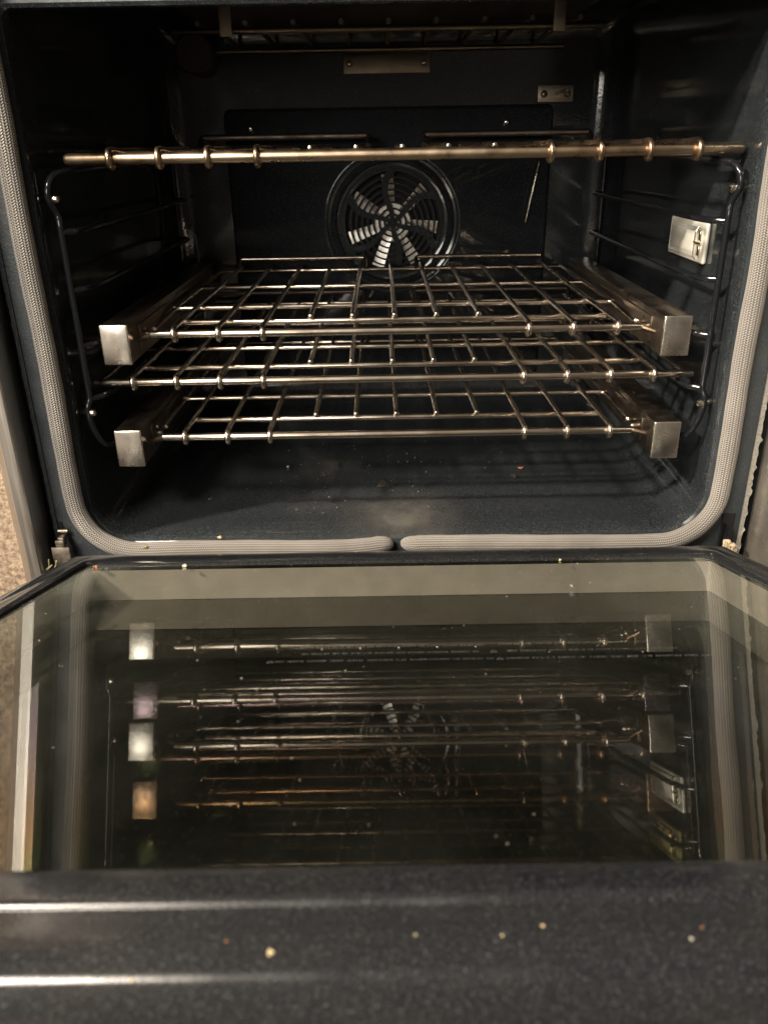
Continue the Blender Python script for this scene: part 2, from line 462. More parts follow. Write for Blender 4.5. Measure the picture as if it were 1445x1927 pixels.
# ---- woven gasket with its two tapered ends meeting at the bottom
def gasket():
    bm = bmesh.new(); uvl = bm.loops.layers.uv.new('UVMap')
    gx, gz1, r = 0.3285, 0.535, 0.058
    pts = [(0.0030, -0.0065, 0.0030), (0.004, -0.0068, 0.0030), (0.007, -0.0075, 0.0028), (0.012, -0.008, 0.0026), (0.018, -0.0085, 0.0022)]
    n = 60
    for i in range(1, n):
        xx = 0.018 + (gx - r - 0.018) * i / n
        pts.append((xx, -0.0085, 0.0022 + 0.0006 * sin(xx * 22) - 0.0022 * (i / n)))
    for k in range(15):
        a = -pi / 2 + (pi / 2) * k / 14
        pts.append((gx - r + r * cos(a), -0.0085, r + r * sin(a)))
    for i in range(1, 70): pts.append((gx + 0.0007 * sin(i * 0.21), -0.0085, r + (gz1 - 2 * r) * i / 70))
    for k in range(15):
        a = (pi / 2) * k / 14
        pts.append((gx - r + r * cos(a), -0.0085, gz1 - r + r * sin(a)))
    for i in range(1, 40): pts.append((gx - r - (2 * gx - 2 * r) * i / 40, -0.0085, gz1))
    for k in range(15):
        a = pi / 2 + (pi / 2) * k / 14
        pts.append((-gx + r + r * cos(a), -0.0085, gz1 - r + r * sin(a)))
    for i in range(1, 70): pts.append((-gx + 0.0006 * sin(i * 0.17), -0.0085, gz1 - r - (gz1 - 2 * r) * i / 70))
    for k in range(15):
        a = pi + (pi / 2) * k / 14
        pts.append((-gx + r + r * cos(a), -0.0085, r + r * sin(a)))
    for i in range(1, n):
        xx = -gx + r + (gx - r - 0.024) * i / n
        pts.append((xx, -0.0085, -0.0002 + 0.0007 * sin(xx * 25) - 0.0004 * (i / n) + (0.0022 * max(0, (i / n - 0.86) / 0.14))))
    pts += [(-0.020, -0.0083, 0.0020), (-0.013, -0.0078, 0.0022), (-0.008, -0.0072, 0.0018), (-0.005, -0.0068, 0.0014), (-0.0040, -0.0065, 0.0012)]
    R0 = 0.0093
    rad = [R0] * len(pts)
    for i, f in enumerate((0.18, 0.36, 0.66, 0.88, 0.98)): rad[i] = R0 * f
    for i, f in enumerate((0.15, 0.42, 0.72, 0.93, 1.02)): rad[-1 - i] = R0 * f
    for i in range(5, len(pts) - 5):
        rad[i] = R0 * (1 + 0.02 * sin(i * 0.31) + 0.012 * sin(i * 0.83))
    P = [Vector(p) for p in pts]; seg = 26
    dist = 0.0; prev = None
    for i in range(len(P)):
        a = P[max(0, i - 1)]; b = P[min(len(P) - 1, i + 1)]
        T = (b - a).normalized(); N = Vector((0, -1, 0)); B = T.cross(N).normalized()
        if i: dist += (P[i] - P[i - 1]).length
        ring = []
        for k in range(seg + 1):
            an = k * PI2 / seg
            ring.append(bm.verts.new(P[i] + (N * cos(an) * 0.92 + B * sin(an)) * rad[i]))
        if prev:
            for k in range(seg):
                f = bm.faces.new((prev[0][k], prev[0][k + 1], ring[k + 1], ring[k]))
                for lp, uvv in zip(f.loops, ((k / seg, prev[1]), ((k + 1) / seg, prev[1]), ((k + 1) / seg, dist), (k / seg, dist))):
                    lp[uvl].uv = uvv
        prev = (ring, dist)
    return bm
g = obj('door_gasket', gasket(), M['gasket'], oven)
for p in g.data.polygons: p.use_smooth = True

# ---- side trims
def trim(s):
    bm = bmesh.new()
    # profile in (x, y), vertical extrusion; s = side
    if s < 0: prof = [(-0.3632, 0.002), (-0.3632, -0.036), (-0.3642, -0.038), (-0.3752, -0.038), (-0.3768, -0.0355), (-0.3845, -0.0300), (-0.3853, -0.0255), (-0.3853, 0.004)]
    else: prof = [(0.3690, 0.002), (0.3690, -0.052), (0.3700, -0.054), (0.3820, -0.054), (0.3835, -0.052), (0.391, -0.046), (0.3918, -0.042), (0.3918, 0.004)]
    lo = [bm.verts.new((a, b, -0.20)) for a, b in prof]; hi = [bm.verts.new((a, b, 0.62)) for a, b in prof]
    for k in range(len(prof) - 1):
        bm.faces.new((lo[k], lo[k + 1], hi[k + 1], hi[k]))
    bm.faces.new(hi); bm.faces.new(lo)
    return bm
obj('side_trim', trim(-1), M['trim'], oven, smooth=False)
o = obj('side_trim', trim(1), M['smudge'], oven, smooth=False)
tag(o, label='smudged steel side trim')

# ---- rack support ladders (one each side)
RUNG = [0.366, 0.3145, 0.2625, 0.2100, 0.1575, 0.1050]
for s in (-1, 1):
    rs = bmesh.new()
    X = 0.3035 * s
    yf = 0.0165; xin = 0.2885 * s
    # front upright: top rung -> wiggle at screw -> straight -> wiggle -> bottom rung
    path = [(xin, 0.468, RUNG[0]), (xin, 0.070, RUNG[0]), (xin + 0.004 * s, 0.040, RUNG[0]), (X, yf + 0.003, RUNG[0] - 0.003), (X + 0.003 * s, yf - 0.004, 0.356), (X + 0.005 * s, yf - 0.006, 0.344),
            (X + 0.001 * s, yf + 0.002, 0.330), (X, yf, 0.322), (X, yf, 0.157), (X + 0.003 * s, yf - 0.003, 0.150), (X + 0.003 * s, yf - 0.003, 0.138), (X, yf, 0.120), (X - 0.006 * s, yf + 0.006, RUNG[5]),
            (xin, 0.045, RUNG[5] - 0.001), (xin, 0.075, RUNG[5]), (xin, 0.468, RUNG[5])]
    sup = bmesh.new()
    tube(sup, fil(path, 0.010, 5), 0.0031, 10)
    tube(sup, [(X, 0.470, 0.37), (X, 0.470, 0.10)], 0.0030, 8)
    sup_o = obj('rack_support', sup, M['blackwire'], oven)
    for z in RUNG[1:5]:
        b2 = bmesh.new()
        tube(b2, fil([(X, yf, z), (xin + 0.004 * s, 0.026, z), (xin, 0.050, z), (xin, 0.462, z), (X, 0.470, z)], 0.012, 5), 0.0029, 9)
        obj('rung', b2, M['blackwire'], sup_o)
    for z in (0.343, 0.1435):
        b2 = bmesh.new()
        tube(b2, [(X + 0.0145 * s, yf + 0.004, z), (X - 0.001 * s, yf - 0.002, z)], 0.0040, 12, dome=True)
        obj('screw', b2, M['bright'], sup_o)

# ---- oven lamp cover on the right wall
bm = bmesh.new()
box(bm, 0.3155, 0.3202, 0.095, 0.203, 0.2655, 0.3055, 0.0022, 3)
lamp = obj('oven_light', bm, M['lframe'], oven)
bm = bmesh.new(); box(bm, 0.3138, 0.3158, 0.118, 0.196, 0.2705, 0.3005, 0.0018, 3); obj('lens', bm, M['lens'], lamp)
bm = bmesh.new(); box(bm, 0.3128, 0.3142, 0.123, 0.190, 0.2750, 0.2965, 0.0006)
obj('bulb_window', bm, M['lens'], lamp)
bm = bmesh.new()
box(bm, 0.3130, 0.3160, 0.1035, 0.1085, 0.2730, 0.2830, 0.0008); box(bm, 0.3130, 0.3160, 0.1035, 0.1085, 0.2880, 0.2980, 0.0008)
tube(bm, fil([(0.3150, 0.1145, 0.301), (0.3125, 0.1145, 0.297), (0.3125, 0.1145, 0.273), (0.3150, 0.1145, 0.269)], 0.003), 0.0010, 8)
tube(bm, fil([(0.3140, 0.121, 0.2860), (0.3120, 0.114, 0.2860), (0.3145, 0.102, 0.2850)], 0.003), 0.0013, 8)
obj('clip', bm, M['bright'], lamp)

# ---- back baffle with fan
FX, FY, FZ = 0.0046, 0.500, 0.278
bm = bmesh.new()
def pan(bm, x0, x1, z0, z1, y0, y1, slope, r):
    loops = [[(px, y0, pz) for px, pz in rrect(x0, x1, z0, z1, r, 5)],
             [(px, y1 + 0.001, pz) for px, pz in rrect(x0 + slope, x1 - slope, z0 + slope, z1 - slope, r * 0.8, 5)],
             [(px, y1, pz) for px, pz in rrect(x0 + slope + 0.0015, x1 - slope - 0.0015, z0 + slope + 0.0015, z1 - slope - 0.0015, r * 0.7, 5)]]
    L = loft(bm, loops)
    return L[-1]
# outer step
Lo = pan(bm, -0.230, 0.232, 0.045, 0.430, 0.4995, 0.4905, 0.004, 0.010)
# ring of verts for the inner raised panel
n_ = len(Lo)
L2 = loft(bm, [[(px, 0.4905, pz) for px, pz in rrect(-0.188, 0.196, 0.06, 0.372, 0.010, 5)],
               [(px, 0.4860, pz) for px, pz in rrect(-0.183, 0.191, 0.065, 0.366, 0.008, 5)]])
for k in range(n_):
    bm.faces.new((Lo[k], Lo[(k + 1) % n_], L2[0][(k + 1) % n_], L2[0][k]))
# from inner panel edge to the fan circle
N = 96
def circ(r, y): return [(FX + r * cos(a * PI2 / N), y, FZ + r * sin(a * PI2 / N)) for a in range(N)]
prof = [(0.102, 0.4860), (0.1000, 0.4845), (0.0975, 0.4840), (0.0955, 0.4850), (0.0940, 0.4875), (0.0905, 0.4885), (0.0885, 0.4870), (0.0865, 0.4835), (0.0845, 0.4825), (0.0825, 0.4838), (0.0805, 0.4870), (0.074, 0.4890), (0.0715, 0.4885)]
Lc = loft(bm, [circ(r, y) for r, y in prof])
ring = L2[-1]
bmesh.ops.bridge_loops(bm, edges=[bm.edges.get((ring[k], ring[(k + 1) % n_])) for k in range(n_)] + [bm.edges.get((Lc[0][k], Lc[0][(k + 1) % N])) for k in range(N)])
baf = obj('rear_baffle', bm, M['cavity'], oven)
# dark well
bm = bmesh.new()
Lw = loft(bm, [circ(0.0715, 0.4886), circ(0.0725, 0.4985)])
bm.faces.new(Lw[-1])
obj('fan_well', bm, M['void'], baf)
# grille of rings and curved spokes
bm = bmesh.new()
def flat_ring(bm, r0, r1, y, th):
    loops = [circ(r0, y), circ(r1, y), circ(r1, y + th), circ(r0, y + th), circ(r0, y)]
    loft(bm, loops)
for r0, r1 in ((0.0690, 0.0725), (0.0600, 0.0624), (0.0516, 0.0540), (0.0432, 0.0456), (0.0348, 0.0372), (0.0264, 0.0290), (0.0180, 0.0206), (0.0100, 0.0130)):
    flat_ring(bm, r0, r1, 0.4862, 0.0018)
loft(bm, [circ(0.0005, 0.4860), circ(0.0040, 0.4860), circ(0.0040, 0.4880)])
for k in range(6):
    a0 = k * PI2 / 6 + radians(90)
    pl = []; wid = []
    for i in range(13):
        f = i / 12; r = 0.003 + f * 0.068
        a = a0 + 0.30 * sin(f * pi * 0.9) - 0.10 * f
        pl.append(Vector((FX + r * cos(a), 0.4855, FZ + r * sin(a)))); wid.append(0.0030 + 0.0022 * f)
    va = []
    for i, p in enumerate(pl):
        T = (pl[min(i + 1, 12)] - pl[max(i - 1, 0)]).normalized(); Bn = Vector((-T.z, 0, T.x))
        va.append([bm.verts.new(p + Bn * wid[i]), bm.verts.new(p - Bn * wid[i]), bm.verts.new(p - Bn * wid[i] + Vector((0, 0.0022, 0))), bm.verts.new(p + Bn * wid[i] + Vector((0, 0.0022, 0)))])
    for A, B in zip(va[:-1], va[1:]):
        for q in range(4): bm.faces.new((A[q], A[(q + 1) % 4], B[(q + 1) % 4], B[q]))
obj('fan_grille', bm, M['cavity'], baf)
# fan: hub disc and seven blades
bm = bmesh.new()
Lh = loft(bm, [circ(0.001, 0.4925), circ(0.026, 0.4925), circ(0.026, 0.4945)])
bm.faces.new(Lh[-1])
for k in range(7):
    a = radians(96) + k * PI2 / 7
    er = Vector((cos(a), 0, sin(a))); et = Vector((-sin(a), 0, cos(a)))
    c0 = Vector((FX, 0.4915, FZ))
    q = []
    for r, wdt, yy in ((0.018, 0.0060, 0), (0.066, 0.0088, 0)):
        q.append([bm.verts.new(c0 + er * r + et * wdt + Vector((0, -0.0012, 0))), bm.verts.new(c0 + er * r - et * wdt + Vector((0, 0.0030, 0))),
                  bm.verts.new(c0 + er * r - et * wdt + Vector((0, 0.0045, 0))), bm.verts.new(c0 + er * r + et * wdt + Vector((0, 0.0005, 0)))])
    for j in range(4): bm.faces.new((q[0][j], q[0][(j + 1) % 4], q[1][(j + 1) % 4], q[1][j]))
    bm.faces.new(q[1]); bm.faces.new(q[0])
obj('fan', bm, M['silver'], baf, smooth=False)
for xx, zz in ((-0.192, 0.405), (0.165, 0.408)):
    bm = bmesh.new(); tube(bm, [(xx, 0.492, zz), (xx, 0.4878, zz)], 0.0038, 12, dome=True); obj('screw', bm, M['bright'], baf)

# ---- plates on the back wall
bm = bmesh.new(); box(bm, -0.0600, 0.0582, 0.4955, 0.4985, 0.4708, 0.4942, 0.0012)
pl = obj('element_bracket', bm, M['plate'], oven)
for xx in (-0.052, 0.050):
    bm = bmesh.new(); tube(bm, [(xx, 0.497, 0.4830), (xx, 0.4945, 0.4830)], 0.0050, 16); obj('washer', bm, M['element'], pl)
    bm = bmesh.new(); tube(bm, [(xx, 0.4945, 0.4830), (xx, 0.4925, 0.4830)], 0.0028, 12, dome=True); obj('screw', bm, M['bright'], pl)
bm = bmesh.new(); box(bm, 0.2080, 0.2570, 0.4955, 0.4985, 0.4320, 0.4530, 0.0006)
pl = obj('sensor_plate', bm, M['plate'], oven)
for xx in (0.2165, 0.2490):
    bm = bmesh.new(); tube(bm, [(xx, 0.497, 0.4420), (xx, 0.4940, 0.4420)], 0.0046, 14, dome=True); obj('screw', bm, M['element'], pl)
bm = bmesh.new(); tube(bm, [(0.2330, 0.496, 0.4425), (0.2350, 0.43, 0.4435)], 0.0022, 10, dome=True); obj('probe', bm, M['plate'], pl)
bm = bmesh.new(); tube(bm, [(0.2140, 0.4865, 0.3560), (0.2070, 0.4860, 0.318), (0.1990, 0.4865, 0.2760)], 0.0016, 8, dome=True); obj('streak_wire', bm, M['bright'], oven)  # added thin rod, stands in for a bright reflected streak on the back
# round cover at the upper left of the back
bm = bmesh.new()
Nn = 40
def cc(cx, cz, r, y): return [(cx + r * cos(a * PI2 / Nn), y, cz + r * sin(a * PI2 / Nn)) for a in range(Nn)]
Lr = loft(bm, [cc(-0.252, 0.494, 0.0245, 0.498), cc(-0.252, 0.494, 0.0245, 0.447), cc(-0.252, 0.494, 0.0225, 0.4445)])
bm.faces.new(Lr[-1])
obj('round_cover', bm, M['discmat'], oven)

# ---- broil element and its hanger brackets
bm = bmesh.new()
z = 0.4985
tube(bm, fil([(-0.243, 0.500, z), (-0.238, 0.482, z), (0.236, 0.482, z)], 0.01), 0.0032, 10)
el = obj('broil_element', bm, M['element'], oven)
bm = bmesh.new(); tube(bm, fil([(-0.236, 0.266, z), (0.236, 0.266, z)], 0.01), 0.0033, 10, dome=True); obj('front_rod', bm, M['element'], el)
for i in range(9):
    xx = -0.21 + i * 0.0525
    bm = bmesh.new(); tube(bm, fil([(xx, 0.267, z + 0.0075), (xx * 0.97, 0.375, z + 0.011), (xx * 0.96, 0.481, z + 0.0065)], 0.05), 0.0029, 8); obj('element_rod', bm, M['element'], el)
for xx in (-0.178, 0.186):
    bm = bmesh.new(); box(bm, xx - 0.0066, xx + 0.0066, 0.2590, 0.2612, z - 0.006, z + 0.028, 0.0004); obj('hanger', bm, M['plate'], el)
bm = bmesh.new(); box(bm, -0.24, 0.24, 0.20, 0.485, 0.527, 0.5275); obj('ceiling_shield', bm, M['discmat'], oven, smooth=False)

# ================================================================== DOOR
th = math.radians(16.094)
def far_h(o_):  # profile across the far (top) rim, offset from the glass edge
    tb = [(0, -.0015), (.0008, .001), (.0015, .003), (.0035, .0056), (.006, .0072), (.009, .0079), (.012, .0082), (.018, .0082), (.0212, .0081), (.0230, .0079), (.0237, .0074), (.0241, .0066), (.0245, .0060), (.0253, .0058), (.033, .0055), (.0395, .0044), (.0452, .0022), (.0463, .0014), (.0469, .0004), (.0477, -.0005), (.0520, -.0026), (.0555, -.0040), (.061, -.0046), (.12, -.0050)]
    return tb
FAR = far_h(0)
SIDE = [(0, -0.0015), (0.0012, 0.002), (0.0035, 0.0040), (0.0065, 0.0048), (0.0095, 0.0044), (0.0125, 0.0030), (0.0150, 0.0026), (0.0180, 0.0034), (0.0210, 0.0042), (0.0240, 0.0036), (0.0265, 0.0015), (0.0285, -0.002), (0.0300, -0.008), (0.0305, -0.030), (0.0305, -0.050)]
HNG = [(0, -0.0015), (0.002, 0.0010), (0.0055, 0.0026), (0.011, 0.0034), (0.018, 0.0036), (0.026, 0.0034), (0.034, 0.0028), (0.041, 0.0018), (0.047, 0.0006), (0.051, -0.001), (0.054, -0.004), (0.056, -0.010), (0.057, -0.018), (0.0575, -0.030), (0.0575, -0.050)]
def resamp(a, n):
    out = []
    for i in range(n):
        f = i * (len(a) - 1) / (n - 1); k = min(int(f), len(a) - 2); f -= k
        out.append((a[k][0] * (1 - f) + a[k + 1][0] * f, a[k][1] * (1 - f) + a[k + 1][1] * f))
    return out
SIDE = resamp(SIDE, 24); HNG = resamp(HNG, 24)
GX, GU0, GU1 = 0.2885, 0.1035, 0.5925
bm = bmesh.new()
loops = []
nc = 8
for j in range(24):
    so, sh = SIDE[j]; ho, hh_ = HNG[j]; fo, fh = FAR[j]
    x1_ = GX + so; u0 = GU0 - ho; u1 = GU1 + fo
    ri_ = 0.006 + so * 0.75
    pts = []
    for cx, cu, a0, ha, hb in ((x1_ - ri_, u0 + ri_, -pi / 2, hh_, sh), (x1_ - ri_, u1 - ri_, 0, sh, fh), (-x1_ + ri_, u1 - ri_, pi / 2, fh, sh), (-x1_ + ri_, u0 + ri_, pi, sh, hh_)):
        for k in range(nc + 1):
            a = a0 + (pi / 2) * k / nc
            pts.append((cx + ri_ * cos(a), -(cu + ri_ * sin(a)), ha + (hb - ha) * k / nc))
    full = []
    for q in range(len(pts)):
        a_, b_ = Vector(pts[q]), Vector(pts[(q + 1) % len(pts)])
        full.append(tuple(a_))
        if q % (nc + 1) == nc:
            for f in (0.02, 0.06, 0.2, 0.4, 0.6, 0.8, 0.94, 0.98): full.append(tuple(a_.lerp(b_, f)))
    loops.append(full)
loft(bm, loops)
# outer door body under the liner
box(bm, -0.355, 0.355, -0.74, -0.03, -0.115, -0.075, 0.004)
door = obj('door', bm, M['liner'], oven)
for p in door.data.polygons: p.use_smooth = True
door.location = (0, 0, 0.00216); door.rotation_euler = (-th, 0, 0)
tag(door, label='folded-down door with dark speckled rim around layered glass')
def pane(name, h, mat, th_=0.004):
    b = bmesh.new(); box(b, -GX - 0.003, GX + 0.003, -GU1 - 0.003, -GU0 + 0.003, h - th_, h); return obj(name, b, mat, door, smooth=False)
pane('inner_glass_pane', 0.0, M['pane_top'])
pane('middle_glass_pane', -0.0330, M['pane_mid'])
pane('outer_glass_pane', -0.0660, M['pane_low'])
b = bmesh.new()
def strip_ring(b, x, u0, u1, h0, h1):
    loft(b, [[(px, -pu, h0) for px, pu in rrect(-x, x, u0, u1, 0.004, 4)], [(px, -pu, h1) for px, pu in rrect(-x, x, u0, u1, 0.004, 4)]])
strip_ring(b, GX + 0.0005, GU0 - 0.0005, GU1 + 0.0005, -0.0045, -0.0328)
obj('glass_spacer', b, M['spacer'], door, smooth=False)
b = bmesh.new(); strip_ring(b, GX - 0.0005, GU0 + 0.0005, GU1, -0.0372, -0.0658); obj('inner_spacer', b, M['void'], door, smooth=False)
b = bmesh.new(); box(b, -GX, GX, -GU1, -GU0, -0.0745, -0.072); obj('backing', b, M['darkglass'], door, smooth=False)
# fine printed warning lines on the inner pane (too small to read)
b = bmesh.new(); rg = random.Random(12)
def glyph(b, x, u, s):
    # a handful of short strokes
    for _ in range(rg.choice((2, 3, 3))):
        x0 = x + rg.uniform(0, s * 0.5); u0 = u + rg.choice((0, s * 0.5, s)) * 0.9
        if rg.random() < 0.55: q = (x0, x0 + s * 0.16, u, u + s)
        else: q = (x, x + s * 0.6, u0, u0 + s * 0.14)
        vs = [b.verts.new((q[0], -q[2], 0.0003)), b.verts.new((q[1], -q[2], 0.0003)), b.verts.new((q[1], -q[3], 0.0003)), b.verts.new((q[0], -q[3], 0.0003))]
        b.faces.new(vs)
def txt(x0, x1, u, s):
    x = x0
    while x < x1:
        for _ in range(rg.randint(3, 9)):
            if x > x1: break
            glyph(b, x, u, s); x += s * 0.85
        x += s * 0.8
for x0, x1, u, s in ((-0.066, 0.048, 0.3535, 0.0017), (-0.064, 0.043, 0.3660, 0.0017), (-0.078, 0.010, 0.3790, 0.0020), (0.012, 0.050, 0.3790, 0.0017),
                     (0.057, 0.078, 0.3520, 0.0022), (0.080, 0.150, 0.3520, 0.0015), (0.060, 0.090, 0.3655, 0.0020), (0.090, 0.163, 0.3655, 0.0015), (0.058, 0.178, 0.3790, 0.0020)):
    txt(x0, x1, u, s)
for x0, u in ((0.050, 0.3655), (0.052, 0.3790), (-0.083, 0.3790)):
    for a, c in (((0, 0), (0.004, 0)), ((0, 0), (0.002, -0.0032)), ((0.004, 0), (0.002, -0.0032))):
        p, q = Vector((x0 + a[0], -(u + a[1] + 0.003), 0.0003)), Vector((x0 + c[0], -(u + c[1] + 0.003), 0.0003))
        d = (q - p).normalized(); nn_ = Vector((-d.y, d.x, 0)) * 0.0002
        b.faces.new([b.verts.new(p + nn_), b.verts.new(q + nn_), b.verts.new(q - nn_), b.verts.new(p - nn_)])
obj('printed_warning', b, M['print'], door, smooth=False)

# ---- hinges
bm = bmesh.new()
box(bm, -0.3560, -0.3375, -0.022, -0.0195, -0.016, 0.0115, 0.0006)
box(bm, -0.3520, -0.3430, -0.0195, -0.016, 0.0105, 0.0180, 0.0008)
box(bm, -0.3500, -0.3440, -0.0160, -0.004, 0.0165, 0.0200, 0.0006)
tube(bm, [(-0.3520, -0.006, 0.023), (-0.3420, -0.006, 0.023)], 0.0022, 10)
obj('hinge_arm', bm, M['hinge'], oven)
bm = bmesh.new()
box(bm, -0.3535, -0.3485, -0.0012, 0.004, 0.006, 0.030)
obj('hinge_slot', bm, M['void'], oven, smooth=False)
bm = bmesh.new(); box(bm, 0.3385, 0.3520, -0.0013, 0.004, -0.010, 0.0285, 0.0008); obj('hinge_slot', bm, M['void'], oven, smooth=False)
bm = bmesh.new(); box(bm, 0.3400, 0.3425, -0.0090, -0.0016, -0.014, 0.018, 0.0005); box(bm, 0.3425, 0.3495, -0.010, -0.0075, -0.0140, 0.0140, 0.0006)
obj('hinge_arm', bm, M['blackwire'], oven)

# ================================================================== RACKS
SP = 0.0438
def rack(label, xc, yf, z, slides, front_mat, wire_mat, guard_mat, rf=0.0040, yr=0.0):
    root = empty('oven_rack', (xc, yf, z), label, 'oven rack', 'wire racks in the oven')
    K = 5 if slides else 6
    hw = 0.2415 if slides else 0.3010
    D = 0.432                       # rear edge in local y
    rw = 0.0028
    # front bar
    bm = bmesh.new(); tube(bm, [(-hw, 0, 0), (-hw * 0.5, 0, 0), (0, 0, 0), (hw * 0.5, 0, 0), (hw, 0, 0)], rf, 18, dome=True); obj('front_bar', bm, front_mat, root)
    # crossbars
    ys = [(0.056, K * SP + 0.002), (0.143, 0.250 if slides else 0.2960), (0.280, 0.250 if slides else 0.2960), (D - 0.003, 0.250 if slides else 0.2960)]
    for i, (y, xw) in enumerate(ys):
        bm = bmesh.new()
        if slides and i == 1:
            p = [(-xw - 0.011, y - 0.074, -0.012), (-xw - 0.008, y - 0.048, -0.008), (-xw, y - 0.004, 0), (xw, y - 0.004, 0), (xw + 0.008, y - 0.048, -0.008), (xw + 0.011, y - 0.074, -0.012)]
            tube(bm, fil([Vector(q) for q in p], 0.006, 5), 0.0030, 10)
        else:
            tube(bm, [(-xw, y, 0), (0, y, 0), (xw, y, 0)], 0.0032 if i == 0 else 0.0030, 12, dome=True)
        obj('crossbar', bm, wire_mat, root)
    # side wires
    for s in (-1, 1):
        bm = bmesh.new()
        if slides:
            tube(bm, fil([(s * 0.250, 0.135, 0.0), (s * 0.250, D + 0.002, 0.0)], 0.01), 0.0030, 10)
        else:
            tube(bm, fil([(s * (hw - 0.002), 0.000, 0.0), (s * (hw - 0.0035), 0.03, 0.0), (s * (hw - 0.0035), D, 0.0)], 0.01), 0.0032, 10)
        obj('side_wire', bm, wire_mat, root)
    # wires running front to back; the outer ones hook round the front bar
    zt = 0.0030 + rw
    gk = K
    for k in range(-K, K + 1):
        bm = bmesh.new()
        rear = [(k * SP, D + 0.004, zt)]
        if abs(k) <= 2:
            tube(bm, [(k * SP, D + 0.004, zt), (k * SP, 0.2, zt), (k * SP, 0.0515, zt)], rw, 10)
        else:
            c = rf + rw * 0.75
            P = [(k * SP, D + 0.004, zt), (k * SP, 0.2, zt), (k * SP, 0.03, zt), (k * SP, 0.008, c)]
            for i in range(11):
                a = radians(80 + 27 * i)
                P.append((k * SP, c * cos(a) * 1.0, c * sin(a)))
            tube(bm, P, rw, 10)
        wo = obj('wire', bm, wire_mat, root)
        if abs(k) <= 2:
            bm = bmesh.new(); tube(bm, [(k * SP, 0.0525, zt), (k * SP, 0.0500, zt - 0.0001)], 0.0033, 12, dome=True)
            obj('wire_tip', bm, M['bright'], wo)
    # rear guards
    gr = 0.0040 if rf > 0.005 else 0.0029
    for s in (-1, 1):
        bm = bmesh.new()
        x0, x1 = s * SP * 0.85, s * gk * SP
        tube(bm, fil([(x0, D - 0.030, zt), (x0, D - 0.022, zt + 0.006), (x0, D - 0.016, 0.0185), (x1, D - 0.016, 0.0185), (x1, D - 0.022, zt + 0.006), (x1, D - 0.030, zt)], 0.008, 6), gr, 12)
        obj('rear_guard', bm, guard_mat, root)
    if slides:
        for s in (-1, 1):
            xi, xo = s * 0.2610, s * 0.2880
            x0, x1 = min(xi, xo), max(xi, xo)
            bm = bmesh.new()
            box(bm, x0, x1, -0.012, 0.425, -0.0262, 0.0125, 0.0012)
            ra = obj('slide_rail', bm, M['rail'], root)
            bm = bmesh.new(); box(bm, x0 - 0.0004, x1 + 0.0004, -0.0150, -0.0117, -0.0266, 0.0129, 0.0014, 3); obj('end_cap', bm, M['cap'], ra)
            bm = bmesh.new()
            a0, a1 = sorted((s * 0.2440, s * 0.2606))
            xs0, xs1 = sorted((s * 0.2590, s * 0.2606))
            box(bm, xs0, xs1, 0.02, 0.41, -0.0185, 0.0060, 0.0004)
            for yy in (0.034,):
                tube(bm, [(s * 0.2600, yy, -0.007), (s * 0.2540, yy, -0.007)], 0.0042, 12, dome=True)
            tube(bm, [(s * hw, 0.004, -0.001), (s * 0.2600, 0.012, -0.008)], 0.0028, 8)
            obj('runner', bm, M['rail'], ra)
            bm = bmesh.new(); tube(bm, [(s * 0.2560, 0.052, -0.006), (s * 0.2520, 0.048, -0.004)], 0.0030, 10, dome=True); obj('stop_pin', bm, M['bright'], ra)
    return root
rack('topmost rack with scorched brass-brown front bar, just under the broiler', 0.0096, 0.0297, 0.3750, False, M['brass'], M['brass2'], M['burnt'], 0.0051)
rack('sliding rack with square silver end caps directly below the scorched top rack', 0.0008, 0.0411, 0.2149, True, M['nickel'], M['nickel'], M['nickel'])
rack('wide plain wire rack without end caps between the two sliding racks', -0.0020, 0.0393, 0.1670, False, M['nickel'], M['nickel'], M['burnt'])
rack('lowest sliding rack with silver end caps just above the oven floor', 0.0013, 0.0336, 0.1098, True, M['nickel'], M['nickel'], M['nickel'])

# ================================================================== SURROUND
bm = bmesh.new(); box(bm, -1.1, -0.3875, -0.024, 0.05, -0.6, 0.9)
tag(obj('cabinet_panel', bm, M['panel'], smooth=False), 'rough speckled brown panel beside the left steel trim', 'cabinet panel')
bm = bmesh.new(); box(bm, 0.3935, 1.1, -0.040, 0.05, -0.6, 0.9)
tag(obj('cabinet_panel', bm, M['smudge'], smooth=False), 'smudged grey panel beside the right steel trim', 'cabinet panel')

# ================================================================== CRUMBS
Dm = Matrix.Translation((0, 0, 0.00216)) @ Matrix.Rotation(-th, 4, 'X')
def blob(bm, c, s, rg, flat=0.6):
    r = bmesh.ops.create_icosphere(bm, subdivisions=2, radius=1.0)
    for v in r['verts']:
        j = 1 + 0.45 * (sin(v.co.x * 3 + c[0] * 900) * cos(v.co.y * 4 + c[1] * 700)) + rg.uniform(-0.24, 0.24)
        v.co = Vector((v.co.x * s * j, v.co.y * s * j * 0.8, v.co.z * s * flat * j)) + Vector(c)
def crumb(name, loc, s, mat, label, cat, flat=0.6, seed=0):
    rg = random.Random(seed + int(loc[0] * 9999))
    bm = bmesh.new(); blob(bm, (0, 0, 0), s, rg, flat)
    o = obj(name, bm, mat); o.location = loc; o.rotation_euler = (-th if name == 'crumb' else 0, 0, rg.uniform(0, 6))
    tag(o, label, cat, 'crumbs and bits scattered in and on the oven')
def D2(X, u, h): return tuple(Dm @ Vector((X, -u, h)))
crumb('crumb', D2(-0.0455, 0.6337, 0.0040), 0.00095, M['crumb'], 'largest tan crumb, on the near door rim left of centre', 'crumb')
crumb('crumb', D2(-0.0051, 0.6289, 0.0050), 0.00045, M['straw'], 'yellow crumb on the near door rim just right of centre', 'crumb')
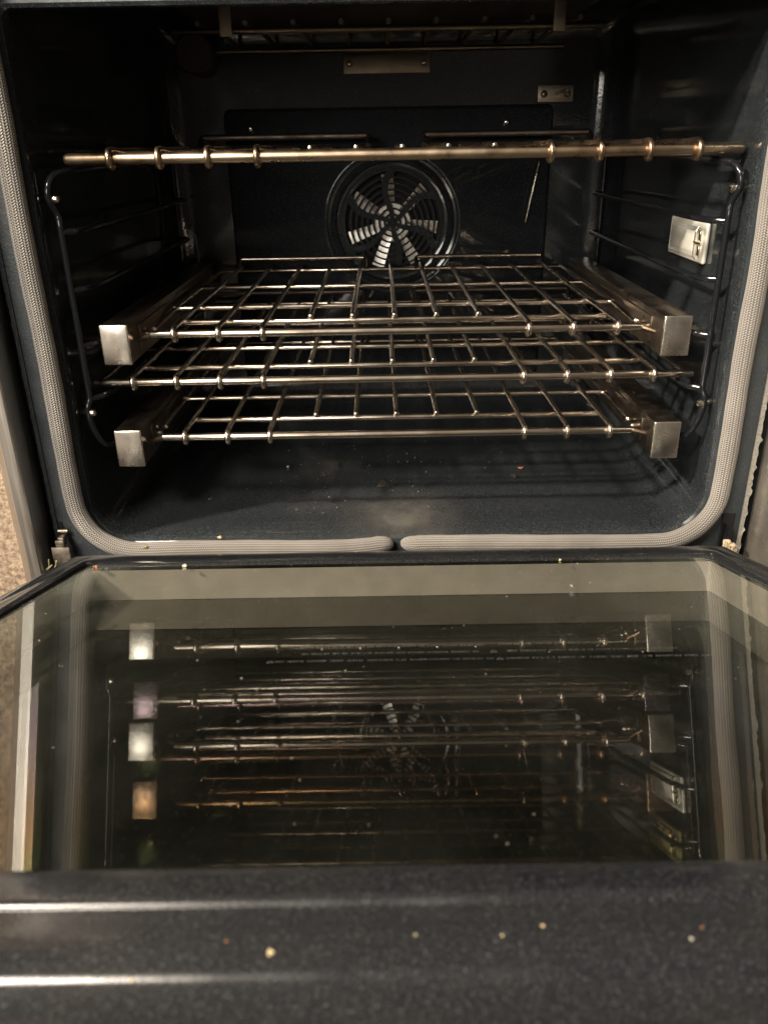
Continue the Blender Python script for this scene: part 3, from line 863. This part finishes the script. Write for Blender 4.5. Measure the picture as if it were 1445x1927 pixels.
crumb('crumb', D2(0.0311, 0.6264, 0.0054), 0.00055, M['crumb'], 'cream crumb on the near rim, upper one of two right of centre', 'crumb')
crumb('crumb', D2(0.0192, 0.6294, 0.0049), 0.0004, M['crumb'], 'small ochre crumb on the near rim, lower one of two right of centre', 'crumb')
crumb('crumb', D2(0.0716, 0.6317, 0.0045), 0.0005, M['crumb_pale'], 'pale crumb at the right end of the near door rim', 'crumb')
crumb('crumb', D2(0.0760, 0.6276, 0.0052), 0.0004, M['crumb_rust'], 'tiny rust-coloured crumb just beyond the pale one at the rim\'s right end', 'crumb')
crumb('crumb', D2(-0.0823, 0.6394, 0.0006), 0.00055, M['crumb'], 'brown crumb low on the near door rim at far left', 'crumb')
crumb('crumb', D2(-0.0584, 0.6301, 0.0048), 0.0004, M['crumb_rust'], 'small brown crumb on the near rim, just left of the largest one', 'crumb')
crumb('crumb', D2(-0.1970, 0.1130, 0.0012), 0.0021, M['crumb_pale'], 'pale crumb by the hinge-side edge of the glass, left of centre', 'crumb')
crumb('crumb', D2(0.1470, 0.1120, 0.0010), 0.0013, M['crumb'], 'tan crumb by the hinge-side edge of the glass, right of centre', 'crumb')
crumb('crumb', D2(-0.2790, 0.1110, 0.0012), 0.0024, M['crumb_rust'], 'reddish crumb at the left hinge-side corner of the glass', 'crumb')
crumb('food_bit', (0.158, 0.178, 0.0120), 0.0036, M['crumb_rust'], 'flat rust-brown flake on the right of the oven floor', 'food bit', 0.3)
crumb('food_bit', (0.1455, 0.150, 0.0130), 0.0038, M['crumb_dark'], 'black charred bit on the oven floor, right of centre', 'food bit', 0.5)
crumb('food_bit', (-0.014, 0.135, 0.0112), 0.0085, M['crumb_dark'], 'dark sticky patch of residue at the centre of the oven floor', 'food bit', 0.25)
crumb('food_bit', (-0.135, 0.195, 0.0120), 0.0018, M['crumb_pale'], 'pale crumb on the oven floor, left of centre', 'food bit', 0.6)
crumb('food_bit', (-0.2615, -0.0150, 0.0075), 0.0022, M['straw'], 'yellow fleck stuck on the lower left of the woven seal', 'food bit', 0.7)
crumb('food_bit', (-0.186, -0.0040, 0.0118), 0.0022, M['crumb'], 'tan fleck lying on top of the seal, left of centre', 'food bit', 0.6)
# foam plug in the right-hand hinge slot
bm = bmesh.new(); rg = random.Random(5)
box(bm, -0.0055, 0.0005, -0.003, 0.003, -0.011, 0.0045, 0.0012)
box(bm, -0.001, 0.0050, -0.005, 0.0, -0.010, 0.0020, 0.0016); box(bm, 0.0035, 0.0068, -0.005, -0.001, -0.012, -0.0035, 0.0012)
bmesh.ops.subdivide_edges(bm, edges=bm.edges[:], cuts=2, use_grid_fill=True)
for v in bm.verts: v.co += Vector((rg.gauss(0, 1), rg.gauss(0, 1), rg.gauss(0, 1))) * 0.00045
o = obj('insulation_lump', bm, M['foam']); o.location = (0.3445, -0.014, -0.0010)
tag(o, 'crumbly tan lump of insulation in the right hinge slot', 'insulation')
# straw bits at the left hinge
bm = bmesh.new()
for a, b_ in (((-0.3620, -0.028, -0.0140), (-0.3570, -0.030, 0.0020)), ((-0.3560, -0.028, -0.0120), (-0.3490, -0.031, 0.0010)), ((-0.3630, -0.030, -0.010), (-0.3545, -0.030, -0.004))):
    tube(bm, [a, ((a[0] + b_[0]) / 2 + 0.001, a[1], (a[2] + b_[2]) / 2), b_], 0.0008, 6)
tag(obj('straw_shreds', bm, M['straw']), 'tuft of yellow straw-like shreds below the left hinge', 'shreds')
# dust
rg = random.Random(77)
def flake(bm, p, nrm, s):
    t1 = nrm.orthogonal().normalized(); t2 = nrm.cross(t1); a0 = rg.uniform(0, 6)
    st = rg.uniform(0.5, 1.0)
    top = [bm.verts.new(p + nrm * s * 0.35 + (t1 * cos(a0 + k * PI2 / 5) + t2 * sin(a0 + k * PI2 / 5) * st) * s * rg.uniform(0.5, 1)) for k in range(5)]
    bot = [bm.verts.new(v.co - nrm * s * 0.35) for v in top]
    bm.faces.new(top)
    for k in range(5): bm.faces.new((top[k], top[(k + 1) % 5], bot[(k + 1) % 5], bot[k]))
bm = bmesh.new()
nD = (Dm.to_3x3() @ Vector((0, 0, 1))).normalized()
for _ in range(240):
    flake(bm, Dm @ Vector((rg.uniform(-0.285, 0.285), -rg.uniform(0.106, 0.58), 0.0001)), nD, rg.choice((0.0003, 0.0003, 0.0004, 0.0005, 0.0005, 0.0008)) * rg.uniform(0.7, 1.15))
tag(obj('dust_on_glass', bm, M['dust'], smooth=False), 'pale dust specks scattered over the inner door glass', 'dust', kind='stuff')
bm = bmesh.new()
for _ in range(120):
    xx = rg.gauss(0.0, 0.15); yy = rg.uniform(0.05, 0.30)
    if abs(xx) > 0.26: continue
    flake(bm, Vector((xx, yy, 0.0118 if yy < 0.07 else 0.0110)), Vector((0, 0, 1)), rg.choice((0.0004, 0.0005, 0.0007, 0.0011)))
tag(obj('dust_on_floor', bm, M['dust'], smooth=False), 'tiny pale crumbs and dust sprinkled over the oven floor', 'dust', kind='stuff')
bm = bmesh.new()
for _ in range(240):
    xx = rg.uniform(-0.28, 0.29)
    flake(bm, Dm @ Vector((xx, -0.1050 + rg.gauss(0, 0.0012), 0.0006)), nD, rg.uniform(0.0004, 0.0010))
tag(obj('grime_line', bm, M['crumb_dark'], smooth=False), 'dark gritty grime caught along the hinge-side edge of the glass', 'grime', kind='stuff')
